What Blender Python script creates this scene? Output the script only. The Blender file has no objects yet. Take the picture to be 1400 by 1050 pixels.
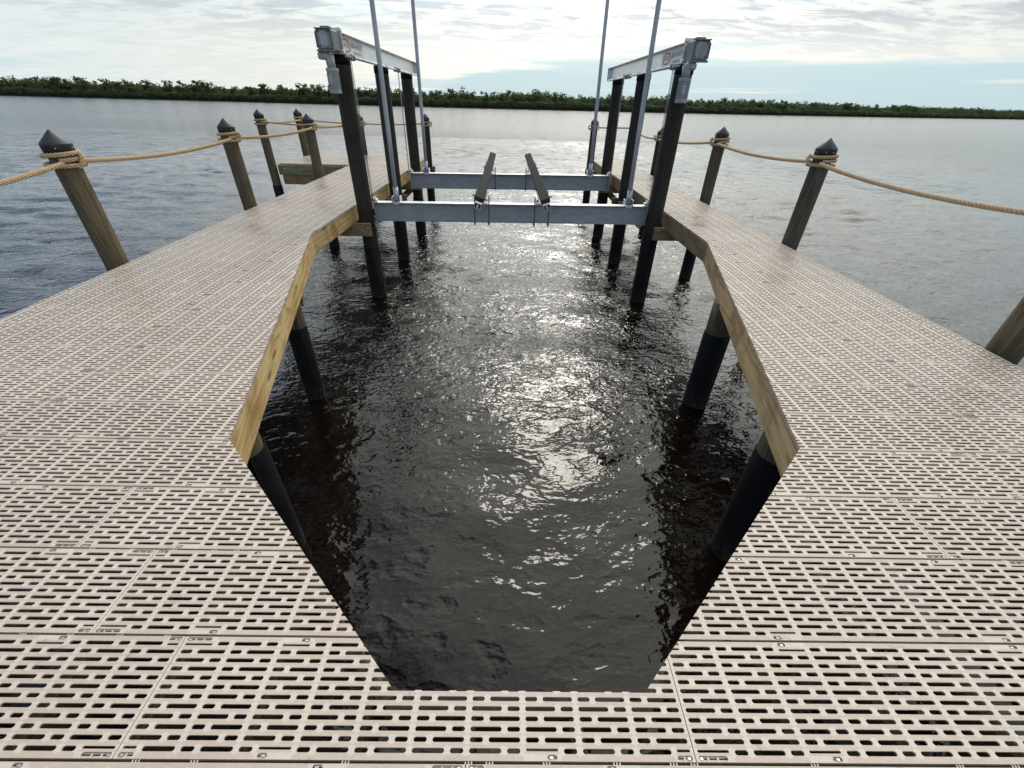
import bpy, bmesh, math, random
import numpy as np
from mathutils import Vector, Matrix, noise as mnoise

random.seed(7)
rng = np.random.default_rng(11)
R = math.radians
S = bpy.context.scene
COL = S.collection

# ------------------------------------------------------------------ camera
F_PX, PITCH, ROLL, YAW, EYE = 569.6, .5957, .0276, .0162, 1.432
Fw = Vector((math.sin(YAW)*math.cos(PITCH), math.cos(YAW)*math.cos(PITCH), -math.sin(PITCH)))
Rt = Vector((math.cos(YAW), -math.sin(YAW), 0)); Up = Rt.cross(Fw)
R2 = Rt*math.cos(ROLL) + Up*math.sin(ROLL); U2 = Up*math.cos(ROLL) - Rt*math.sin(ROLL)
cd = bpy.data.cameras.new('camera'); cam = bpy.data.objects.new('camera', cd); COL.objects.link(cam)
cd.sensor_fit = 'HORIZONTAL'; cd.sensor_width = 36; cd.lens = 36*F_PX/1400
cd.clip_start = .05; cd.clip_end = 6000
m = Matrix((R2, U2, -Fw)).transposed().to_4x4(); m.translation = (0, 0, EYE)
cam.matrix_world = m
S.camera = cam

# ------------------------------------------------------------------ sky, sun, exposure
SUN_EL, SUN_AZ = R(39), R(8)
sunv = Vector((math.sin(SUN_AZ)*math.cos(SUN_EL), math.cos(SUN_AZ)*math.cos(SUN_EL), math.sin(SUN_EL)))
W = bpy.data.worlds.new('World'); S.world = W; W.use_nodes = True
nt = W.node_tree; nt.nodes.clear()
class G:                                      # tiny node-graph helper
    def __init__(s, tree): s.t = tree
    def n(s, typ, inp=None, **kw):
        o = s.t.nodes.new(typ)
        for k, v in kw.items(): setattr(o, k, v)
        for k, v in (inp or {}).items():
            if isinstance(v, bpy.types.NodeSocket): s.t.links.new(v, o.inputs[k])
            else: o.inputs[k].default_value = v
        return o
    def math(s, op, a, b=0, c=0, clamp=False):
        o = s.n('ShaderNodeMath', operation=op, use_clamp=clamp)
        for i, v in enumerate((a, b, c)):
            if isinstance(v, bpy.types.NodeSocket): s.t.links.new(v, o.inputs[i])
            else: o.inputs[i].default_value = v
        return o.outputs[0]
    def vmath(s, op, a, b=(0, 0, 0)):
        o = s.n('ShaderNodeVectorMath', operation=op)
        for i, v in enumerate((a, b)):
            if isinstance(v, bpy.types.NodeSocket): s.t.links.new(v, o.inputs[i])
            else: o.inputs[i].default_value = v
        return o.outputs[1] if op in ('DOT_PRODUCT', 'LENGTH') else o.outputs[0]
    def mix(s, f, a, b, mode='MIX'):
        o = s.n('ShaderNodeMix', data_type='RGBA', blend_type=mode)
        for i, v in ((0, f), (6, a), (7, b)):
            if isinstance(v, bpy.types.NodeSocket): s.t.links.new(v, o.inputs[i])
            else: o.inputs[i].default_value = v if i == 0 else (*v[:3], 1)
        return o.outputs[2]
    def ss(s, v, a, b, lo=0., hi=1.):
        o = s.n('ShaderNodeMapRange', interpolation_type='SMOOTHSTEP')
        s.t.links.new(v, o.inputs[0])
        for i, k in enumerate((a, b, lo, hi)): o.inputs[i+1].default_value = k
        return o.outputs[0]
    def noise(s, vec, scale, detail=4, rough=.55, dist=0., **kw):
        o = s.n('ShaderNodeTexNoise', {'Scale': scale, 'Detail': detail, 'Roughness': rough, 'Distortion': dist}, **kw)
        s.t.links.new(vec, o.inputs['Vector'])
        return o.outputs['Fac'] if 'Fac' in o.outputs else o.outputs[0]
    def sepxyz(s, v):
        o = s.n('ShaderNodeSeparateXYZ'); s.t.links.new(v, o.inputs[0]); return o.outputs
    def comb(s, x, y, z):
        o = s.n('ShaderNodeCombineXYZ')
        for i, v in enumerate((x, y, z)):
            if isinstance(v, bpy.types.NodeSocket): s.t.links.new(v, o.inputs[i])
            else: o.inputs[i].default_value = v
        return o.outputs[0]
g = G(nt)
sky = g.n('ShaderNodeTexSky', sky_type='NISHITA', sun_disc=False, sun_elevation=SUN_EL, sun_rotation=SUN_AZ,
          air_density=1.0, dust_density=1.5, ozone_density=1.0, altitude=0)
dirn = g.n('ShaderNodeTexCoord').outputs['Generated']
dx, dy, dz = g.sepxyz(dirn)
zc = g.math('MAXIMUM', dz, 0.0)
den = g.math('ADD', zc, .11)
pl = g.comb(g.math('DIVIDE', dx, den), g.math('DIVIDE', dy, den), 0)
az = g.math('ARCTAN2', dx, dy)
# cloud sheet: broad lumps, ripples and streaks in the cloud plane
n_big = g.noise(pl, .55, 5, .6, .4)
n_rip = g.noise(g.vmath('MULTIPLY', pl, (1.6, 3.4, 1)), 1.5, 7, .68, .5)
n_str = g.noise(g.vmath('MULTIPLY', pl, (.35, 1.9, 1)), 1.1, 5, .6, .2)
blue = g.vmath('MULTIPLY', sky.outputs[0], (.120, .130, .142))
blue = g.mix(g.ss(dz, .30, .03, 0, .93), blue, (.44, .585, .64))           # pale air near the horizon
lump = g.math('ADD', g.math('MULTIPLY', n_rip, .62), g.math('MULTIPLY', n_big, .38))
grey = g.ss(lump, .455, .56)
# towards the sun the sheet is warm and bright, away from it cooler
sd = g.math('MAXIMUM', g.vmath('DOT_PRODUCT', dirn, tuple(sunv)), 0)
warm = g.ss(sd, .30, .93)
low = g.ss(dz, .13, .04)
tint = g.mix(warm, (.62, .72, .77), (.66, .665, .62))
tint = g.mix(g.math('MULTIPLY', low, warm), tint, (.75, .745, .665))
c_grey = g.mix(warm, (.44, .52, .59), (.375, .395, .42))
high = g.ss(dz, .055, .15)
cloud = g.mix(g.math('MULTIPLY', grey, g.math('ADD', g.math('MULTIPLY', high, .82), .18)), tint, c_grey)
# the edge of the sheet: clear band near the horizon to the right, veil to the left
layer = g.noise(g.comb(g.math('MULTIPLY', az, 2.2), g.math('MULTIPLY', dz, 62), 3.7), 1.0, 5, .6, .25)   # long level streaks seen edge on
edge = g.math('ADD', dz, g.math('MULTIPLY', g.math('SUBTRACT', layer, .5), .045))
m_edge = g.ss(g.math('ADD', edge, g.ss(az, .12, -.40, 0, .08)), .056, .070)
rightish = g.ss(az, -.35, .25)
cover_r = m_edge
cover_l = g.ss(g.math('ADD', g.math('MULTIPLY', n_big, .6), g.math('MULTIPLY', n_str, .5)), .34, .60, .50, .97)
thin = g.math('MULTIPLY', g.ss(az, -.25, -.85), g.ss(dz, .13, .34))       # the sheet thins out overhead to the left
cover_l = g.math('MULTIPLY', cover_l, g.math('SUBTRACT', 1, g.math('MULTIPLY', thin, .8)))
one = g.math('ADD', cover_l, g.math('MULTIPLY', g.math('SUBTRACT', 1, cover_l), g.math('MULTIPLY', rightish, .9)))
cover = g.math('MULTIPLY', one, cover_r)
cover = g.math('MAXIMUM', cover, g.ss(layer, .56, .72, 0, .7))
gap = g.math('MULTIPLY', g.ss(g.noise(g.comb(g.math('MULTIPLY', az, 1.6), g.math('MULTIPLY', dz, 38), 9.1), 1.0, 4, .55, .2), .55, .66), g.ss(dz, .35, .12))      # thin blue gaps between streaks
cover = g.math('MULTIPLY', cover, g.math('SUBTRACT', 1, g.math('MULTIPLY', gap, .75)))
# the veiled sun lights the sheet round it
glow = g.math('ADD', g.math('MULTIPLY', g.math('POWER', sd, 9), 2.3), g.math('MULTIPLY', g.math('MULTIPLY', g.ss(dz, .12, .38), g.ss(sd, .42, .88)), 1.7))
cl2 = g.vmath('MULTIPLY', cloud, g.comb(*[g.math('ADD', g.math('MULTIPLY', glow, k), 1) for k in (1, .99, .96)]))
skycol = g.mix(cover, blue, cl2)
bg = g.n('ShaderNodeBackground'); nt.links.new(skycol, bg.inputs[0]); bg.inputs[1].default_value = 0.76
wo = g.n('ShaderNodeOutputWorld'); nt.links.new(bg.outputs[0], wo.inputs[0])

sl = bpy.data.lights.new('sun', 'SUN'); so = bpy.data.objects.new('sun', sl); COL.objects.link(so)
sl.energy = 0.6; sl.angle = R(14); sl.color = (1, .93, .82)
so.rotation_euler = sunv.to_track_quat('Z', 'Y').to_euler(); so.location = (2, 10, 20)
vs = S.view_settings
vs.view_transform = 'Standard'; vs.look = 'None'; vs.exposure = 0.68; vs.gamma = 1; vs.use_curve_mapping = False
S.cycles.max_bounces = 6; S.cycles.caustics_reflective = False; S.cycles.caustics_refractive = False

# ------------------------------------------------------------------ materials
def mat(name, base=(.5, .5, .5), rough=.5, metal=0., spec=None):
    M = bpy.data.materials.new(name); M.use_nodes = True
    b = M.node_tree.nodes['Principled BSDF']
    b.inputs['Base Color'].default_value = (*base, 1); b.inputs['Roughness'].default_value = rough
    b.inputs['Metallic'].default_value = metal
    if spec is not None: b.inputs['Specular IOR Level'].default_value = spec
    return M, G(M.node_tree), b
def lk(M, a, b): M.node_tree.links.new(a, b)
def bump(M, gg, b, h, dist, strength=1.):
    o = gg.n('ShaderNodeBump', {'Strength': strength, 'Distance': dist}); lk(M, h, o.inputs['Height']); lk(M, o.outputs[0], b.inputs['Normal'])

def deck_mat(name, ca, cb, stain):
    M, q, b = mat(name, rough=.42)
    geo = q.n('ShaderNodeNewGeometry').outputs['Position']
    oi = q.n('ShaderNodeObjectInfo').outputs['Random']
    n1 = q.noise(geo, 3.1, 5, .6)
    n2 = q.noise(geo, 60, 3, .6)
    c = q.mix(q.ss(n1, .35, .65), ca, cb)
    c = q.mix(q.math('MULTIPLY', oi, .45), c, tuple(x*.84 for x in ca))
    c = q.mix(q.ss(n2, .35, .7, 0, .28), c, tuple(x*.78 for x in ca))
    # dried water marks and grime with shapes of their own
    n3 = q.noise(geo, 2.2, 4, .65, 1.2)
    c = q.mix(q.ss(n3, .62, .74, 0, stain), c, (.26, .21, .17))
    n4 = q.noise(geo, 17, 3, .6, .6)
    c = q.mix(q.ss(n4, .68, .76, 0, stain*.9), c, (.20, .16, .13))
    px_, py_, pz_ = q.sepxyz(geo)
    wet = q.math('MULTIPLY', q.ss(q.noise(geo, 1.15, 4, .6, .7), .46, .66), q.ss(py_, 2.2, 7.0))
    c = q.mix(q.ss(py_, 2.0, 7.5, 0, .22), c, (.34, .26, .195))       # the walkways have weathered browner
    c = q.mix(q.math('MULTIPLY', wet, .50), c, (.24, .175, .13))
    spot = q.n('ShaderNodeTexVoronoi', {'Scale': 1.9}); lk(M, q.vmath('ADD', geo, (3.3, 1.7, 0)), spot.inputs['Vector'])
    c = q.mix(q.math('MULTIPLY', q.ss(spot.outputs['Distance'], .085, .03), stain*1.3), c, (.19, .15, .12))     # dried droppings and scuffs
    spot2 = q.n('ShaderNodeTexVoronoi', {'Scale': 7.}); lk(M, geo, spot2.inputs['Vector'])
    c = q.mix(q.math('MULTIPLY', q.ss(spot2.outputs['Distance'], .05, .02), .55), c, (.16, .13, .10))
    lk(M, c, b.inputs['Base Color'])
    lk(M, q.math('SUBTRACT', q.ss(n1, .3, .7, .34, .52), q.math('MULTIPLY', wet, .16)), b.inputs['Roughness'])
    bump(M, q, b, q.noise(geo, 420, 2, .6), .0006, .5)
    return M
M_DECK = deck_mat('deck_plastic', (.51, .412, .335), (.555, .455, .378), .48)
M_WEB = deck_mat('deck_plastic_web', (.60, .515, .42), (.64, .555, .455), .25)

def _w(): pass
def wood(name, c1, c2, c3, scale=(2, 26, 26), rough=.75, knots=True, bumpd=.002, dark=.5):
    M, q, b = mat(name, rough=rough, spec=.25)
    oc = q.n('ShaderNodeTexCoord').outputs['Object']
    oi = q.n('ShaderNodeObjectInfo').outputs['Random']
    v = q.vmath('ADD', oc, q.comb(q.math('MULTIPLY', oi, 37), q.math('MULTIPLY', oi, 11), 0))
    s = q.vmath('MULTIPLY', v, scale)
    n1 = q.noise(s, 1.0, 6, .6, 1.0)
    n2 = q.noise(v, 1.7, 4, .6, .8)
    rings = q.math('SINE', q.math('MULTIPLY', q.math('ADD', q.noise(q.vmath('MULTIPLY', v, (scale[0]*.35, scale[1]*.2, scale[2]*.2)), 1, 2, .5, 1.5), 0), 42))
    c = q.mix(q.ss(n1, .32, .68), c1, c2)
    c = q.mix(q.math('MULTIPLY', q.ss(rings, .2, 1), .5), c, c3)
    c = q.mix(q.ss(n2, .48, .72, 0, dark), c, c3)
    if knots:
        vo = q.n('ShaderNodeTexVoronoi', {'Scale': 1.0}); lk(M, q.vmath('MULTIPLY', v, (1.6, 7, 7)), vo.inputs['Vector'])
        c = q.mix(q.ss(vo.outputs['Distance'], .17, .05, 0, .8), c, tuple(x*.35 for x in c3))
    lk(M, c, b.inputs['Base Color'])
    bump(M, q, b, n1, bumpd, .7)
    return M
M_PINE = wood('new_pine', (.66, .48, .24), (.50, .33, .14), (.27, .135, .05), (1.5, 20, 20), knots=True, dark=.75)
M_PINE3 = wood('browner_new_pine', (.58, .41, .215), (.44, .28, .135), (.20, .105, .05), (1.5, 20, 20), knots=True, dark=.8)
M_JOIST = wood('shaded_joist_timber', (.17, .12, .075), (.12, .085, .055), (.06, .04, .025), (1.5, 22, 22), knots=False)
M_PINE2 = wood('weathered_pine', (.36, .25, .14), (.27, .18, .10), (.13, .075, .04), (1.5, 22, 22), knots=True)
M_TREAT = wood('green_treated_pine', (.30, .26, .14), (.22, .20, .11), (.11, .08, .04), (1.5, 20, 20))
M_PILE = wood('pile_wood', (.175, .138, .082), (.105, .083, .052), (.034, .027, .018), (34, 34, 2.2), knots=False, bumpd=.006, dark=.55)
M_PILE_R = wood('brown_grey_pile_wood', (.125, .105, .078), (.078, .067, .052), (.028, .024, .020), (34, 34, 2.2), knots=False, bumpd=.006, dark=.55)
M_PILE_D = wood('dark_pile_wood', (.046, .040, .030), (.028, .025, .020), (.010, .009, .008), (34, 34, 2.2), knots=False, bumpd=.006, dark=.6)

def noisy(name, c1, c2, scale, rough, metal=0., bd=0., spec=None, vec='Object', stretch=(1, 1, 1), r2=None):
    M, q, b = mat(name, rough=rough, metal=metal, spec=spec)
    oc = q.vmath('MULTIPLY', q.n('ShaderNodeTexCoord').outputs[vec], stretch)
    n1 = q.noise(oc, scale, 5, .6, .3)
    lk(M, q.mix(q.ss(n1, .35, .65), c1, c2), b.inputs['Base Color'])
    if r2: lk(M, q.ss(n1, .3, .7, rough, r2), b.inputs['Roughness'])
    if bd: bump(M, q, b, n1, bd, .6)
    return M
M_SLEEVE = noisy('black_pile_wrap', (.004, .004, .0045), (.008, .008, .009), 6, .5, bd=.002, r2=.7, spec=.18)
_t = M_SLEEVE.node_tree; _q = G(_t); _b = _t.nodes['Principled BSDF']; _old = _b.inputs['Base Color'].links[0].from_socket
_p = _q.n('ShaderNodeTexCoord').outputs['Object']; _z = _q.sepxyz(_p)[2]
_f = _q.math('MULTIPLY', _q.ss(_q.math('ADD', _z, _q.math('MULTIPLY', _q.noise(_p, 9, 4, .6), .22)), -1.10, -1.34), _q.ss(_q.noise(_p, 30, 3, .6), .42, .62))
_t.links.new(_q.mix(_q.math('MULTIPLY', _f, .8), _old, (.045, .042, .028)), _b.inputs['Base Color'])
M_CAP = noisy('black_cap_plastic', (.022, .023, .026), (.034, .035, .038), 12, .45, r2=.55)
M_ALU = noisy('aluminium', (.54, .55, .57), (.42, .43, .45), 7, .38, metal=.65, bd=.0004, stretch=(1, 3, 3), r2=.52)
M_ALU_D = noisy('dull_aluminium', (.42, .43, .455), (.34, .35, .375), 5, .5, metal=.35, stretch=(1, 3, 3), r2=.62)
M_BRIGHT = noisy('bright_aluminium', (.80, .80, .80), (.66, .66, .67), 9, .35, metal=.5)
M_GREY = noisy('grey_gearbox_paint', (.17, .18, .19), (.125, .13, .14), 14, .55, bd=.001)
M_MOTOR = noisy('grey_motor_paint', (.34, .345, .36), (.25, .255, .27), 16, .5, stretch=(1, 1, .2))
M_PVC = noisy('grey_pvc', (.46, .47, .51), (.38, .39, .43), 3, .38, stretch=(1, 1, .3))
M_CARPET = noisy('bunk_carpet', (.045, .047, .043), (.026, .028, .026), 90, .97, bd=.004, spec=.1)
M_CABLE = noisy('steel_cable', (.28, .28, .28), (.18, .18, .18), 60, .45, metal=.6)
M_RUST = noisy('rusty_steel', (.055, .040, .032), (.030, .024, .022), 30, .75)
M_SCREW = noisy('stainless_screw', (.75, .75, .75), (.6, .6, .6), 50, .3, metal=.8)
M_ROPE = noisy('manila_rope', (.62, .455, .285), (.50, .355, .21), 110, .85, bd=.0015, spec=.15)
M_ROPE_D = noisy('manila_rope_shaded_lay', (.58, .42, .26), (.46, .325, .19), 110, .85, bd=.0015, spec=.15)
M_STICK = noisy('white_sticker', (.75, .74, .73), (.66, .66, .66), 20, .4)
M_RED = mat('red_print', (.42, .06, .05), .45)[0]
M_INK = mat('dark_print', (.05, .06, .07), .45)[0]
M_FADE = mat('faded_plate_print', (.40, .41, .43), .5)[0]
M_MUD = noisy('shore_mud', (.035, .03, .022), (.02, .018, .013), .3, .9, vec='Object')

def leafmat(name, c1, c2, c3):
    M, q, b = mat(name, rough=.6, spec=.25)
    geo = q.n('ShaderNodeNewGeometry')
    n1 = q.noise(geo.outputs['Position'], .22, 4, .6)
    c = q.mix(q.ss(n1, .38, .62), c1, c2)
    c = q.mix(q.math('MULTIPLY', geo.outputs['Random Per Island'], .5), c, c3)
    lk(M, c, b.inputs['Base Color'])
    tr = q.n('ShaderNodeBsdfTranslucent'); lk(M, q.mix(1., c, (1.0, 1.1, .6), 'MULTIPLY'), tr.inputs[0])
    mx = q.n('ShaderNodeMixShader', {0: .42}); lk(M, b.outputs[0], mx.inputs[1]); lk(M, tr.outputs[0], mx.inputs[2])
    lk(M, mx.outputs[0], M.node_tree.nodes['Material Output'].inputs[0])
    return M
M_LEAF = leafmat('mangrove_leaves', (.070, .106, .044), (.108, .142, .058), (.042, .064, .028))
M_FRINGE = leafmat('mangrove_fringe_leaves', (.088, .098, .056), (.116, .122, .070), (.060, .068, .040))
M_LEAF2 = leafmat('tree_leaves', (.062, .094, .040), (.092, .122, .052), (.038, .056, .026))
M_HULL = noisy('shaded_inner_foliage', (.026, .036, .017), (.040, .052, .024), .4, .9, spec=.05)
M_BARK = noisy('mangrove_bark', (.12, .10, .08), (.07, .06, .05), 3, .9)

# water: almost black brown, glossy; ripples calmer inside the slip
def water_mat():
    M, q, b = mat('river_water', (.0048, .0031, .0021), .045)
    b.inputs['IOR'].default_value = 1.36
    pos = q.n('ShaderNodeNewGeometry').outputs['Position']
    px, py, pz = q.sepxyz(pos)
    # distance from the sheltered slip
    dxx = q.math('MAXIMUM', q.math('SUBTRACT', q.math('ABSOLUTE', px), 2.6), 0)
    dyy = q.math('MAXIMUM', q.math('SUBTRACT', py, 2.0), 0)
    shelter = q.ss(q.math('ADD', q.math('MULTIPLY', dxx, .8), dyy), 0, 3.6)
    far = q.ss(q.vmath('LENGTH', pos), 12, 75)
    rot = q.n('ShaderNodeVectorRotate', {'Angle': R(-8)}, rotation_type='Z_AXIS'); lk(M, pos, rot.inputs['Vector'])
    pr = rot.outputs[0]
    w1 = q.noise(q.vmath('MULTIPLY', pr, (.7, 1.5, 1)), 1.25, 5, .6, .3)          # chop
    w2 = q.noise(q.vmath('MULTIPLY', pr, (.8, 1.25, 1)), 4.8, 3, .5, .15)          # ripples
    w3 = q.noise(q.vmath('MULTIPLY', pr, (.9, 1.2, 1)), 14, 2, .5, .6)              # fine ripples
    w0 = q.noise(q.vmath('MULTIPLY', pr, (.4, 1.0, 1)), .28, 2, .5, .5)
    h1 = q.math('MULTIPLY', w1, q.math('MULTIPLY', q.ss(shelter, 0, 1, .016, .024), q.ss(far, 0, 1, 1, 9.0)))
    w2 = q.math('ADD', q.math('MULTIPLY', q.math('SUBTRACT', 1, q.math('ABSOLUTE', q.math('SUBTRACT', q.math('MULTIPLY', w2, 2), 1))), .55), q.math('MULTIPLY', w2, .6))
    h2 = q.math('MULTIPLY', w2, q.ss(shelter, 0, 1, .018, .040))
    h3 = q.math('MULTIPLY', w3, q.ss(shelter, 0, 1, .0007, .0095))
    h0 = q.math('MULTIPLY', w0, .05)
    gust = q.ss(q.noise(q.vmath('MULTIPLY', pr, (.35, 1, 1)), .09, 3, .6, .6), .35, .65, .85, 1.15)
    h = q.math('MULTIPLY', q.math('ADD', q.math('ADD', q.math('MULTIPLY', h1, gust), h2), q.math('ADD', h3, h0)), q.ss(far, 0, 1, 1.1, .95))
    bump(M, q, b, h, 1.0, 1.0)
    lk(M, q.ss(far, 0, 1, .04, .15), b.inputs['Roughness'])
    lk(M, q.ss(shelter, .3, 1, .43, 1.0), b.inputs['Specular IOR Level'])
    return M
M_WATER = water_mat()

# ------------------------------------------------------------------ object helpers
def link(name, me, mats=None, parent=None, loc=None, rot=None):
    o = bpy.data.objects.new(name, me); COL.objects.link(o)
    if mats and me is not None and not me.materials:
        for mm in (mats if isinstance(mats, (list, tuple)) else [mats]): me.materials.append(mm)
    if loc is not None: o.location = loc
    if rot is not None: o.rotation_euler = rot
    if parent is not None: o.parent = parent
    return o
def tag(o, label=None, cat=None, group=None, kind=None):
    if label: o['label'] = label
    if cat: o['category'] = cat
    if group: o['group'] = group
    if kind: o['kind'] = kind
    return o
def empty(name, loc=(0, 0, 0), rotz=0):
    o = bpy.data.objects.new(name, None); COL.objects.link(o); o.location = loc; o.rotation_euler = (0, 0, rotz)
    o.empty_display_size = .2
    return o
def mesh_of(bm, name='mesh', smooth=False):
    me = bpy.data.meshes.new(name); bm.to_mesh(me); bm.free()
    if smooth:
        for p in me.polygons: p.use_smooth = True
    return me
def box(bm, c, s, bev=0, rot=None, mi=0):
    r = bmesh.ops.create_cube(bm, size=1)
    M = Matrix.Diagonal((*s, 1)); 
    if rot is not None: M = rot.to_4x4() @ M
    M = Matrix.Translation(c) @ M
    bmesh.ops.transform(bm, matrix=M, verts=r['verts'])
    fs = {f for v in r['verts'] for f in v.link_faces}
    for f in fs: f.material_index = mi
    if bev: 
        es = list({e for v in r['verts'] for e in v.link_edges})
        rr = bmesh.ops.bevel(bm, geom=es, offset=bev, segments=1, affect='EDGES')
        for f in rr['faces']: f.material_index = mi
def tube(bm, pts, rad, n=8, cap=True, mi=0):
    pts = [Vector(p) for p in pts]
    rads = rad if isinstance(rad, (list, tuple)) else [rad]*len(pts)
    t0 = (pts[1]-pts[0]).normalized()
    a = t0.orthogonal().normalized()
    rings = []
    for i, p in enumerate(pts):
        t = (pts[min(i+1, len(pts)-1)] - pts[max(i-1, 0)]).normalized()
        a = (a - t*a.dot(t)).normalized(); b = t.cross(a)
        rings.append([bm.verts.new(p + (a*math.cos(k*2*math.pi/n) + b*math.sin(k*2*math.pi/n))*rads[i]) for k in range(n)])
    for i in range(len(rings)-1):
        for k in range(n):
            f = bm.faces.new((rings[i][k], rings[i][(k+1) % n], rings[i+1][(k+1) % n], rings[i+1][k])); f.smooth = True; f.material_index = mi
    if cap:
        for rg in (list(reversed(rings[0])), rings[-1]):
            f = bm.faces.new(rg); f.material_index = mi
def lathe(bm, prof, n=24, c=(0, 0, 0), mi=0, smooth=True):
    rings = []
    for r, z in prof:
        if r < 1e-5: rings.append([bm.verts.new((c[0], c[1], c[2]+z))])
        else: rings.append([bm.verts.new((c[0]+r*math.cos(k*2*math.pi/n), c[1]+r*math.sin(k*2*math.pi/n), c[2]+z)) for k in range(n)])
    for a, b in zip(rings, rings[1:]):
        for k in range(n):
            A = [a[k % len(a)], a[(k+1) % len(a)]] if len(a) > 1 else [a[0]]
            B = [b[(k+1) % len(b)], b[k % len(b)]] if len(b) > 1 else [b[0]]
            f = bm.faces.new(A+B); f.smooth = smooth; f.material_index = mi

def board(name, p0, p1, w, h, mt, parent, top=None, bev=.003):
    """board from p0 to p1 along its local x; w horizontal thickness, h height; p0/p1 mark its top centre line"""
    p0 = Vector(p0); p1 = Vector(p1); d = p1-p0; L = d.length
    bm = bmesh.new(); box(bm, (L/2, 0, -h/2), (L, w, h), bev)
    yaw = math.atan2(d.y, d.x); pit = -math.asin(d.z/L)
    return link(name, mesh_of(bm, name), mt, parent, p0, (0, pit, yaw))

# ------------------------------------------------------------------ water, shore
def build_water():
    """one graded sheet: fine squares round the dock, wide ones out to the horizon, with real waves"""
    def axis(segs):
        out = []
        for a, b, st in segs:
            n = max(1, int(round((b-a)/st))); out += [a+(b-a)*k/n for k in range(n)]
        return np.array(out+[segs[-1][1]])
    xs = axis([(-3000, -600, 800), (-600, -120, 40), (-120, -45, 3), (-45, -16, .3), (-16, -6, .105), (-6, 6, .085), (6, 16, .105), (16, 45, .3), (45, 120, 3), (120, 600, 40), (600, 3000, 800)])
    ys = axis([(-3000, -200, 700), (-200, -10, 20), (-10, -1, .6), (-1, 10, .08), (10, 22, .10), (22, 45, .22), (45, 110, 1.2), (110, 300, 12), (300, 3500, 800)])
    def spacing(a):
        d = np.diff(a); return np.maximum(np.r_[d, d[-1]], np.r_[d[0], d])
    X, Y = np.meshgrid(xs, ys); SP = np.maximum(*np.meshgrid(spacing(xs), spacing(ys)))
    sh = np.clip((np.maximum(np.abs(X)-2.6, 0)*.9 + np.maximum(Y-3.0, 0)*.55)/3.6, 0, 1); sh = sh*sh*(3-2*sh)
    sh = .22+.78*sh
    Z = np.zeros_like(X)
    r = np.random.default_rng(5)
    for k in range(110):
        lam = .27*(1.7/.27)**(r.random()**1.2); kk = 2*math.pi/lam
        th = R(-90-14) + r.normal()*R(30)
        amp = .0118*lam**.95
        ph = r.random()*6.283
        arg = kk*(X*math.cos(th)+Y*math.sin(th)) + ph + .8*np.sin(.53*X+.27*Y+ph*3) + .5*np.sin(.93*Y-.61*X+ph)
        fade = np.clip((lam/SP-3.2)/3., 0, 1)
        w = np.sin(arg); w = w + .22*np.cos(2*arg)
        Z += amp*fade*w*.34
    gx = .75+.45*np.sin(.21*X+.13*Y+1.)*np.sin(.17*Y-.09*X+2.)
    Z *= sh*gx
    ny, nx = X.shape
    V = np.stack([X, Y, Z-1.5], -1).reshape(-1, 3)
    idx = np.arange(nx*ny).reshape(ny, nx)
    Q = np.stack([idx[:-1, :-1], idx[:-1, 1:], idx[1:, 1:], idx[1:, :-1]], -1).reshape(-1, 4).astype(np.int32)
    me = bpy.data.meshes.new('water'); me.vertices.add(len(V)); me.vertices.foreach_set('co', V.ravel())
    me.loops.add(Q.size); me.loops.foreach_set('vertex_index', Q.ravel())
    me.polygons.add(len(Q)); me.polygons.foreach_set('loop_start', np.arange(0, Q.size, 4, dtype=np.int32)); me.polygons.foreach_set('loop_total', np.full(len(Q), 4, dtype=np.int32))
    me.polygons.foreach_set('use_smooth', np.ones(len(Q), dtype=bool)); me.update(calc_edges=True)
    o = link('river_water', me, M_WATER); tag(o, 'dark brown rippled river water under and around the dock', kind='structure')
build_water()

SHORE = [(-900, 150), (-420, 205), (-224, 224), (-119, 226), (-41, 224), (0, 228), (60, 240), (137, 264), (270, 330), (458, 440), (760, 620), (1500, 1000)]
def shore_pts(step):
    out = []; 
    for (x0, y0), (x1, y1) in zip(SHORE, SHORE[1:]):
        L = math.hypot(x1-x0, y1-y0); n = max(1, int(L/step))
        for i in range(n):
            t = i/n; out.append((x0+(x1-x0)*t, y0+(y1-y0)*t, -(y1-y0)/L, (x1-x0)/L))
    return out
def clump_mesh(centres, radii, per, size, squash=.8):
    """leaf faces scattered through each clump's volume"""
    C = np.repeat(np.array(centres), per, 0); Rr = np.repeat(np.array(radii), per)[:, None]
    d = rng.normal(size=C.shape); d /= np.linalg.norm(d, axis=1)[:, None]
    rr = rng.random((len(C), 1))**.4
    P = C + d*rr*Rr*np.array([1, 1, squash])
    a = rng.normal(size=P.shape); a[:, 2] *= .7; a /= np.linalg.norm(a, axis=1)[:, None]
    b = np.cross(a, rng.normal(size=P.shape)); b /= np.linalg.norm(b, axis=1)[:, None]
    s = size*(.6+.8*rng.random((len(P), 1)))
    V = np.stack([P-a*s-b*s*.1, P-a*s*.1-b*s*.5, P+a*s, P-a*s*.1+b*s*.5], 1).reshape(-1, 3)
    me = bpy.data.meshes.new('leaves'); n = len(P)
    me.vertices.add(4*n); me.vertices.foreach_set('co', V.ravel())
    me.loops.add(4*n); me.loops.foreach_set('vertex_index', np.arange(4*n, dtype=np.int32))
    me.polygons.add(n); me.polygons.foreach_set('loop_start', np.arange(0, 4*n, 4, dtype=np.int32)); me.polygons.foreach_set('loop_total', np.full(n, 4, dtype=np.int32))
    me.update(); me.validate()
    return me
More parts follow.
